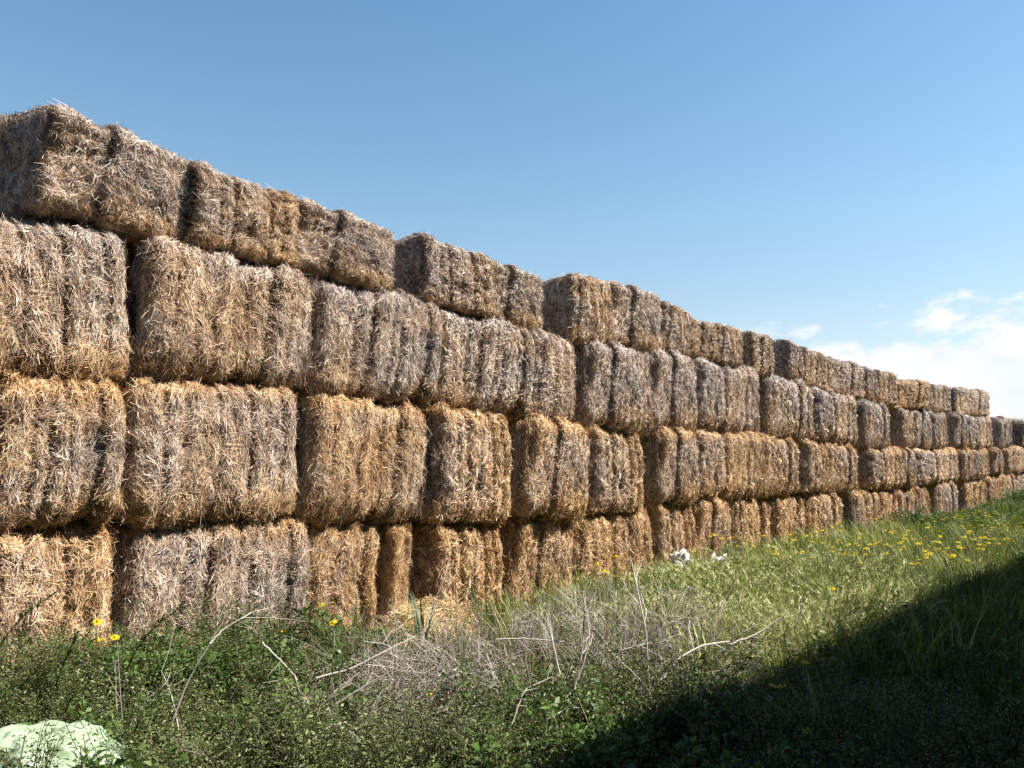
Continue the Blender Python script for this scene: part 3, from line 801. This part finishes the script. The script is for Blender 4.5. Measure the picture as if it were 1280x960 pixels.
def brush_mesh(s, q, rx, ry, h, n, seed, val=.45):
    rng = np.random.default_rng(seed); S = Soup(); c = gp(s, q)
    for k in range(n):
        a = rng.uniform(0, 2 * np.pi); r = math.sqrt(rng.random()); x, y = r * math.cos(a) * rx, r * math.sin(a) * ry
        p = np.array([x, y, h * (1 - r * .7) * rng.uniform(.35, 1)])
        az = rng.normal(0.9, .65); d = np.array([math.cos(az), math.sin(az), rng.normal(.08, .3)]); L = rng.uniform(.12, .45)
        m = p + rng.normal(0, .02, 3)
        tube(S, np.stack([p - d * L * .5, m, p + d * L * .5]), rng.uniform(.0018, .005), .0012, 4, (np.clip(rng.normal(val, .22), 0, 1), 0, 0))
    o = link('brushwood', S.mesh('brushwood_pile', M_TWIG)); o.location = c
    return o
s, q = ground_at(500, 850, .15)
s, q = BRS, BRQ
o = brush_mesh(s, q, .80, .62, .36, 620, 5, .36); o.name = 'brushwood_pile'
tag(o, 'low tangled pile of grey brushwood and twigs among the green weeds', 'brushwood')
s, q = ground_at(790, 820, .15)
rngt = np.random.default_rng(8)
pts = np.concatenate([np.stack([rngt.normal(s, .65, 190), rngt.normal(q, .42, 190)], -1), np.stack([rngt.normal(BRS, .55, 36), rngt.normal(BRQ + .1, .4, 36)], -1)]); pts = pts[(pts[:, 1] > .3) & (foot(pts[:, 0], pts[:, 1]) < .25)]
def stick_proto(seed, n=7, h=.55, spread=.16):
    rng = np.random.default_rng(seed); S = Soup()
    for k in range(n):
        az = rng.uniform(0, 2 * np.pi); b = np.array([rng.normal(0, spread), rng.normal(0, spread), 0]); o = np.array([math.cos(az), math.sin(az), 0])
        hh = h * rng.uniform(.4, 1.1); t = np.linspace(0, 1, 8)[:, None]; ln = abs(rng.normal(0, .6))
        P = b + hh * (o * ln * t ** 1.3 + np.array([0, 0, 1.]) * (t - .35 * min(ln, 1.4) * t ** 2.5))
        v = np.clip(rng.normal(.6, .2), 0, 1)
        tube(S, P, rng.uniform(.0018, .0034), .001, 4, (v, 0, 0))
        for _ in range(4):
            i = rng.integers(3, 8); d = norm(P[min(i + 1, 7)] - P[i - 1] + rng.normal(0, .1, 3) + 1e-6); d = norm(d + rng.normal(0, .5, 3)); L = hh * rng.uniform(.12, .35)
            tube(S, np.stack([P[i], P[i] + d * L * .5 + rng.normal(0, .004, 3), P[i] + d * L]), .0013, .0006, 3, (v, 0, 0))
    return S.arrays()
drt = [stick_proto(160 + k) for k in range(6)]
scatter('dry_twigs', drt, pts, 1.0, M_TWIG, tint_var=.12, seed=18)

# ------------------------------------------------------------------ yellow daisies
def daisy_parts(seed, r=.022, h=.40):
    rng = np.random.default_rng(seed)
    e = bpy.data.objects.new('yellow_daisy', None); e.empty_display_size = .05; C.objects.link(e)
    S = Soup(); t = np.linspace(0, 1, 5)[:, None]
    b = rng.normal(0, .04, 2)
    P = np.concatenate([b * t ** 1.5, h * t], 1); tube(S, P, .0018, .0012, 4, (.5, 0, 0))
    link('stem', S.mesh('daisy_stem', M_LUSH), e)
    tilt = Matrix.Translation(Vector(P[-1])) @ Euler((rng.normal(0, .35) + .12, rng.normal(0, .3), 0)).to_matrix().to_4x4()
    tm = np.array(tilt)
    S = Soup(); n = 14; a = np.arange(n) * 2 * np.pi / n + rng.normal(0, .07, n)
    d = np.stack([np.cos(a), np.sin(a), rng.uniform(.05, .3, n)], -1); d = norm(d)
    leaf_quads(S, d * r * .25, d, np.tile([0, 0, 1.], (n, 1)), np.full(n, r) * rng.uniform(.85, 1.1, n), np.full(n, r * .27), np.stack([rng.random(n), 0 * a, 0 * a], -1))
    S.V = [v @ tm[:3, :3].T + tm[:3, 3] for v in S.V]
    link('petals', S.mesh('daisy_petals', M_PETAL), e)
    S = Soup(); g = 8
    ang = np.arange(g) * 2 * np.pi / g
    ring = lambda rr, z: np.stack([np.cos(ang) * rr, np.sin(ang) * rr, np.full(g, z)], -1)
    V = np.concatenate([ring(r * .36, .002), ring(r * .30, .007), ring(r * .12, .010)])
    i0 = np.arange(g); i1 = (i0 + 1) % g
    S.add(V @ tm[:3, :3].T + tm[:3, 3], np.concatenate([np.stack([i0, i1, i1 + g, i0 + g], -1), np.stack([i0 + g, i1 + g, i1 + 2 * g, i0 + 2 * g], -1)]), col=(.5, 0, 0))
    link('centre', S.mesh('daisy_centre', M_CORE), e)
    return e, h
def copy_tree(o):
    c = o.copy(); C.objects.link(c)
    for ch in o.children:
        d = ch.copy(); C.objects.link(d); d.parent = c
    return c
PROTO = [daisy_parts(k, h=.36 + .05 * k) for k in range(4)]
used = set()
rngf = np.random.default_rng(21)
def daisy(s, q, k, label, group, scale=1.0, z_head=None):
    e, h = PROTO[k]
    if k in used: e = copy_tree(e)
    used.add(k)
    p = gp(s, q)
    if z_head is not None: scale_z = max(.25, (z_head - p[2]) / h)
    else: scale_z = 1.15
    e.location = p; e.rotation_euler[2] = rngf.uniform(-.6, .6); e.scale = (scale, scale, scale_z if z_head is None else scale_z)
    tag(e, label, 'daisy', group)
def daisy_px(px, py, depth, k, label, group='yellow daisies', scale=1.0):
    p = at(px, py, depth); daisy(p.dot(DV), p.dot(NV) + DW, k, label, group, scale, p[2])
NEAR = [(121, 778, 4.2, 'yellow daisy in front of the leftmost bottom row bale, upper of two'),
        (116, 803, 4.0, 'yellow daisy in the weeds, lower of two by the leftmost bottom row bale'),
        (351, 790, 4.2, 'yellow daisy below the right half of the silvery bottom row bale'),
        (404, 752, 4.7, 'yellow daisy before the orange bale right of the silvery bale'),
        (143, 797, 4.3, 'small yellow daisy beside the lower of the two left daisies'),
        (416, 780, 4.6, 'yellow daisy at the upper edge of the brushwood pile'),
        (538, 867, 3.8, 'yellow daisy in the weeds just below the brushwood pile'),
        (740, 703, 6.8, 'yellow daisy before the golden bales left of the white stones'),
        (757, 715, 6.6, 'yellow daisy half hidden in dry grass left of the white stones'),
        (769, 697, 7.0, 'yellow daisy on a tall stem left of the longer white stone'),
        (840, 713, 6.8, 'yellow daisy just below the tilted white stone'),
        (1018, 734, 6.2, 'yellow daisy alone in pale barley above the shadow edge'),
        (964, 857, 4.3, 'orange yellow daisy in the shadow, upper left of three'),
        (974, 859, 4.4, 'orange yellow daisy in the shadow, touching its neighbour'),
        (1003, 912, 3.9, 'yellow daisy deep in the shadow near the lower edge'),
        (978, 824, 4.8, 'yellow daisy just inside the shadow edge')]
for k, (px, py, dp, lb) in enumerate(NEAR):
    daisy_px(px, py, dp, k % 4, lb)
FLD = 'yellow daisies across the sunny grass'
fl_lb = 'yellow daisy in the sunny grass between bale wall and shadow'
pix = []
for cx, cy, sx, sy, n in [(1000, 690, 22, 6, 9), (1050, 686, 22, 9, 14), (1135, 688, 22, 8, 26), (1160, 712, 22, 6, 16), (1235, 690, 30, 10, 26), (1210, 700, 30, 8, 14), (1085, 700, 25, 8, 10), (900, 690, 40, 5, 8), (960, 695, 12, 5, 8)]:
    pix += [(rngf.normal(cx, sx * 1.35), rngf.normal(cy, sy * 1.35)) for _ in range(int(n * 1.4))]
for k, (px, py) in enumerate(pix):
    s, q = ground_at(px, py, .36)
    q = max(q, .3)
    if s > 30 or q > 3.6: continue
    daisy(s, q, k % 4, fl_lb, FLD, float(rngf.uniform(.85, 1.25)))
# the dense yellow drift at the far end of the wall
S = Soup()
rngd = np.random.default_rng(5); n = 900
ps = np.stack([rngd.uniform(15, 30, n), rngd.uniform(.5, 4.0, n)], -1)
ps = ps[fbm(np.stack([ps[:, 0] * .35, ps[:, 1] * .8, ps[:, 0] * 0], -1), 6) > .05]
n = len(ps); Z = ground_z(ps[:, 0], ps[:, 1]) + rngd.uniform(.28, .45, n)
for j in range(6):
    a = j * np.pi / 3 + rngd.uniform(0, .5, n); d = norm(np.stack([np.cos(a), np.sin(a), np.full(n, .25)], -1))
    b = ps[:, :1] * DV + (ps[:, 1:] - DW) * NV; b[:, 2] = Z
    leaf_quads(S, b, d, np.tile([0, 0, 1.], (n, 1)), np.full(n, .034), np.full(n, .011), np.stack([rngd.random(n), 0 * a, 0 * a], -1))
tag(link('far_daisies', S.mesh('far_daisies', M_PETAL)), kind='stuff')

# ------------------------------------------------------------------ white stones, green bush, sack
def lump(name, size, seed, mat, freq=5, amp=.22, nu=36, nv=20, crumple=0.0):
    u, v = np.meshgrid(np.arange(nu) * 2 * np.pi / nu, np.linspace(-np.pi / 2, np.pi / 2, nv), indexing='ij')
    N = np.stack([np.cos(v) * np.cos(u), np.cos(v) * np.sin(u), np.sin(v)], -1)
    P = np.sign(N) * np.abs(N) ** .85
    dsp = 1 + amp * fbm(N * freq * .4 + seed, seed, 3)
    if crumple: dsp = dsp - crumple * np.abs(fbm(N * freq + 9, seed + 4, 3)) 
    P = P * dsp[..., None] * np.array(size) / 2
    P[..., 2] = np.maximum(P[..., 2], -size[2] * .25) + size[2] * .25
    i = np.arange(nu * nv).reshape(nu, nv); nx = np.roll(i, -1, 0)
    q = np.stack([i[:, :-1], nx[:, :-1], nx[:, 1:], i[:, 1:]], -1).reshape(-1, 4)
    me = make_mesh(name, P.reshape(-1, 3), [q], mat, None, True)
    return link(name, me)
def rough_mat(name, c1, c2, scale, rough, bump, spec=.3, sss=0):
    m, nt, nd, ln = new_mat(name)
    out = nd.new('ShaderNodeOutputMaterial'); b = nd.new('ShaderNodeBsdfPrincipled'); tc = nd.new('ShaderNodeTexCoord')
    n = nd.new('ShaderNodeTexNoise'); n.inputs['Scale'].default_value = scale; n.inputs['Detail'].default_value = 8
    ln.new(tc.outputs['Object'], n.inputs['Vector'])
    r = ramp(nd, [(.35, c1), (.65, c2)]); ln.new(n.outputs[0], r.inputs[0]); ln.new(r.outputs[0], b.inputs['Base Color'])
    b.inputs['Roughness'].default_value = rough; b.inputs['Specular IOR Level'].default_value = spec
    bp = nd.new('ShaderNodeBump'); bp.inputs['Strength'].default_value = bump; bp.inputs['Distance'].default_value = .02
    ln.new(n.outputs[0], bp.inputs['Height']); ln.new(bp.outputs[0], b.inputs['Normal']); ln.new(b.outputs[0], out.inputs[0])
    return m
M_STONE = rough_mat('white_stone', (.42, .41, .40), (.58, .57, .56), 14, .8, .8)
M_SACK = rough_mat('pale_green_plastic', (.21, .28, .17), (.29, .35, .25), 6, .45, .5, .4)
for px, py, lift, sz, sd, rot, lb in [
    (843, 703, .25, (.36, .26, .62), 4, (.0, .25, -.5), 'white stone tilted in the grass, left one of two'),
    (893, 711, .25, (.42, .28, .60), 6, (0, 0, -.2), 'long white lumpy stone in the grass, right one of two')]:
    s, q = ground_at(px, py, lift)
    o = lump('white_stone', sz, sd, M_STONE, 6, .30, crumple=.12); o.location = gp(s, q, -.07); o.rotation_euler = rot
    tag(o, lb, 'stone', 'white stones in the grass')
p = at(38, 945, 3.2)
s, q = p.dot(DV), p.dot(NV) + DW
o = lump('plastic_sack', (.64, .50, .40), 9, M_SACK, 3.2, .16, 90, 50, crumple=.20)
o.location = sq(s, q, p[2] - .20); o.rotation_euler = (0, .12, .3)
tall = [weed_proto(200 + k, h=.62, stems=6, per=70, spread=.14) for k in range(4)]
scatter('weeds', tall, np.array([[s - .10, q + .35], [s + .05, q + .32], [s + .2, q + .30], [s - .3, q + .3], [s + .32, q + .28], [s - .15, q + .5], [s + .15, q + .5], [s + .4, q + .1]]), .9, M_WEED, seed=31)
tag(o, 'crumpled pale green plastic sack lying among the weeds at the bottom corner', 'sack')

def bush(px, py, h, seed, label):
    s, q = ground_at(px, py, .05)
    V, Q, T, c = weed_proto(seed, h=h, stems=46, leaf=.045, spread=h * 1.0, per=60, wr=(.18, .32))
    o = link('green_bush', make_mesh('green_bush', V, [f for f in (Q, T) if len(f)], M_LUSH, c)); o.location = gp(s, max(q, .5))
    tag(o, label, 'bush', 'leafy green bushes before the bales')
bush(1130, 668, .62, 51, 'leafy dark green bush growing in front of the far bottom row bales')
bush(1085, 672, .45, 52, 'low leafy green bush left of the larger dark green bush')
bush(1235, 632, .62, 53, 'leafy green bush at the far end of the bale wall')

# ------------------------------------------------------------------ unseen shed shape added behind the camera to throw the long shadow
M_SHED = rough_mat('low_bounce_boards', (.05, .045, .04), (.09, .08, .07), 4, .9, .4)  # dark so the added shed bounces little light into the shadow
M_ROOF = rough_mat('rusty_roof_sheet', (.10, .06, .045), (.16, .11, .09), 3, .7, .3)
SHQ, SHH, SA, SB = DW + 1.9, 6.12, -6.0, 34.0
shed = bpy.data.objects.new('unseen_shed', None); C.objects.link(shed); shed.location = sq((SA + SB) / 2, SHQ, 0); shed.rotation_euler[2] = HEAD
tag(shed, 'unseen dark shed shape added to throw the long shadow by the bale wall', 'shed')
def shed_box(name, x0, x1, y0, y1, z0, z1, mat, wav=0):
    S = Soup()
    n = 200 if wav else 2
    xs = np.linspace(x0, x1, n); yy = (.03 * np.sin(xs * 12) if wav else np.zeros(n))
    V = np.concatenate([np.stack([xs, y0 + yy, np.full(n, z0)], -1), np.stack([xs, y0 + yy, np.full(n, z1)], -1), np.stack([xs, y1 + yy, np.full(n, z1)], -1), np.stack([xs, y1 + yy, np.full(n, z0)], -1)])
    i = np.arange(n - 1); q = []
    for a, b in ((0, 1), (1, 2), (2, 3), (3, 0)): q.append(np.stack([a * n + i, a * n + i + 1, b * n + i + 1, b * n + i], -1))
    q.append(np.array([[0, n, 2 * n, 3 * n], [n - 1, 4 * n - 1, 3 * n - 1, 2 * n - 1]]))
    S.add(V, np.concatenate(q)); return link(name, S.mesh(name, mat), shed)
hl = (SB - SA) / 2
def sky_block_box(name, s0, s1, q0, q1, z0, z1, mat):
    S = Soup(); x = lambda s: s - (SA + SB) / 2; y = lambda q: -(q - SHQ)
    V = [(x(s), y(q), z) for z in (z0, z1) for s, q in ((s0, q0), (s1, q0), (s1, q1), (s0, q1))]
    S.add(V, np.array([[0, 1, 2, 3], [4, 7, 6, 5], [0, 4, 5, 1], [1, 5, 6, 2], [2, 6, 7, 3], [3, 7, 4, 0]])); return link(name, S.mesh(name, mat), shed)
sky_block_box('sky_blocker', -10.5, -5.0, -4.0, SHQ - .02, -.5, SHH - .2, M_SHED)  # added out of view to cut skylight on the bale ends
sky_block_box('unseen_roof', -10.8, -4.7, -4.3, SHQ - .35, SHH - .19, SHH + .02, M_ROOF)  # lid of the added sky blocker, also out of view
shed_box('wall', -hl, hl, 0, -.15, -.5, SHH - .2, M_SHED, 1)          # long side, then back and gable ends
shed_box('back_wall', -hl, hl, -8, -8.15, -.5, SHH - .2, M_SHED, 1)
shed_box('gable', -hl, -hl + .15, -.16, -7.99, -.5, SHH - .2, M_SHED)
shed_box('gable', hl - .15, hl, -.16, -7.99, -.5, SHH - .2, M_SHED)
shed_box('unseen_roof', -hl - .3, hl + .3, .25, -8.4, SHH - .19, SHH, M_ROOF)

# ------------------------------------------------------------------ sky, sun, exposure
SUN_AL, SUN_EL = R(38), R(50)
sv = (NV * math.cos(SUN_AL) + DV * math.sin(SUN_AL)) * math.cos(SUN_EL) + UP * math.sin(SUN_EL)
sl = bpy.data.lights.new('sun', 'SUN'); sl.energy = 5.0; sl.angle = R(.53); sl.color = (1, .95, .87)
so = bpy.data.objects.new('sun', sl); C.objects.link(so); so.location = (20, 0, 40)
so.rotation_euler = Vector(sv).to_track_quat('Z', 'Y').to_euler()

W = bpy.data.worlds.new('World'); SC.world = W; W.use_nodes = True
nd, ln = W.node_tree.nodes, W.node_tree.links; nd.clear()
out = nd.new('ShaderNodeOutputWorld'); bg = nd.new('ShaderNodeBackground'); bg.inputs[1].default_value = .056
sky = nd.new('ShaderNodeTexSky'); sky.sky_type = 'NISHITA'; sky.sun_disc = False
sky.sun_elevation = SUN_EL; sky.sun_rotation = math.atan2(sv[0], sv[1])
sky.air_density = 1.0; sky.dust_density = 0.3; sky.ozone_density = 1.0
def mth(op, a, b=None, clamp=False):
    n = nd.new('ShaderNodeMath'); n.operation = op; n.use_clamp = clamp
    for k, v in enumerate((a, b)):
        if v is None: continue
        if isinstance(v, (int, float)): n.inputs[k].default_value = v
        else: ln.new(v, n.inputs[k])
    return n.outputs[0]
def maprange(v, a, b, c, d):
    n = nd.new('ShaderNodeMapRange'); n.interpolation_type = 'SMOOTHSTEP'; ln.new(v, n.inputs[0])
    for k, x in enumerate((a, b, c, d)): n.inputs[k + 1].default_value = x
    return n.outputs[0]
tc = nd.new('ShaderNodeTexCoord'); sx = nd.new('ShaderNodeSeparateXYZ'); ln.new(tc.outputs['Generated'], sx.inputs[0])
az = mth('ARCTAN2', sx.outputs[0], sx.outputs[1])
mp = nd.new('ShaderNodeMapping'); mp.inputs['Scale'].default_value = (1.3, 1.3, 2.6); ln.new(tc.outputs['Generated'], mp.inputs[0])
cn = nd.new('ShaderNodeTexNoise'); cn.inputs['Scale'].default_value = 11; cn.inputs['Detail'].default_value = 9; cn.inputs['Roughness'].default_value = .55
ln.new(mp.outputs[0], cn.inputs['Vector'])
# cumulus bank: its top height rises with azimuth to the right of the wall's far end
topz = maprange(az, R(19), R(27), .158, .172)
dlt = mth('SUBTRACT', topz, sx.outputs[2])
cov = mth('ADD', mth('MULTIPLY', dlt, 9.0), mth('MULTIPLY', mth('SUBTRACT', cn.outputs[0], .5), 1.9))
cm = maprange(cov, -.02, .34, 0, .95)
side = maprange(az, R(10), R(24), 0, 1)
cm = mth('MULTIPLY', cm, side)
mix = nd.new('ShaderNodeMix'); mix.data_type = 'RGBA'
gr_ = ramp(nd, [(.0, (1.15, 1.06, .98)), (.16, (1.30, 1.20, 1.06)), (.30, (1.22, 1.34, 1.22)), (.55, (.98, 1.28, 1.30)), (1, (.6, .95, 1.1))])
ln.new(sx.outputs[2], gr_.inputs[0])
gm = nd.new('ShaderNodeMix'); gm.data_type = 'RGBA'; gm.blend_type = 'MULTIPLY'; gm.inputs[0].default_value = 1
ln.new(sky.outputs[0], gm.inputs[6]); ln.new(gr_.outputs[0], gm.inputs[7])
ln.new(cm, mix.inputs[0]); ln.new(gm.outputs[2], mix.inputs[6])
cr = ramp(nd, [(.3, (6.0, 6.3, 6.6)), (.65, (7.2, 7.2, 7.2))]); ln.new(cn.outputs[0], cr.inputs[0])
ln.new(cr.outputs[0], mix.inputs[7])
ln.new(mix.outputs[2], bg.inputs[0]); ln.new(bg.outputs[0], out.inputs[0])

vs = SC.view_settings
vs.view_transform = 'Standard'; vs.look = 'None'; vs.gamma = 1; vs.use_curve_mapping = False; vs.exposure = 1.4
SC.cycles.max_bounces = 6; SC.cycles.diffuse_bounces = 2; SC.cycles.transparent_max_bounces = 4
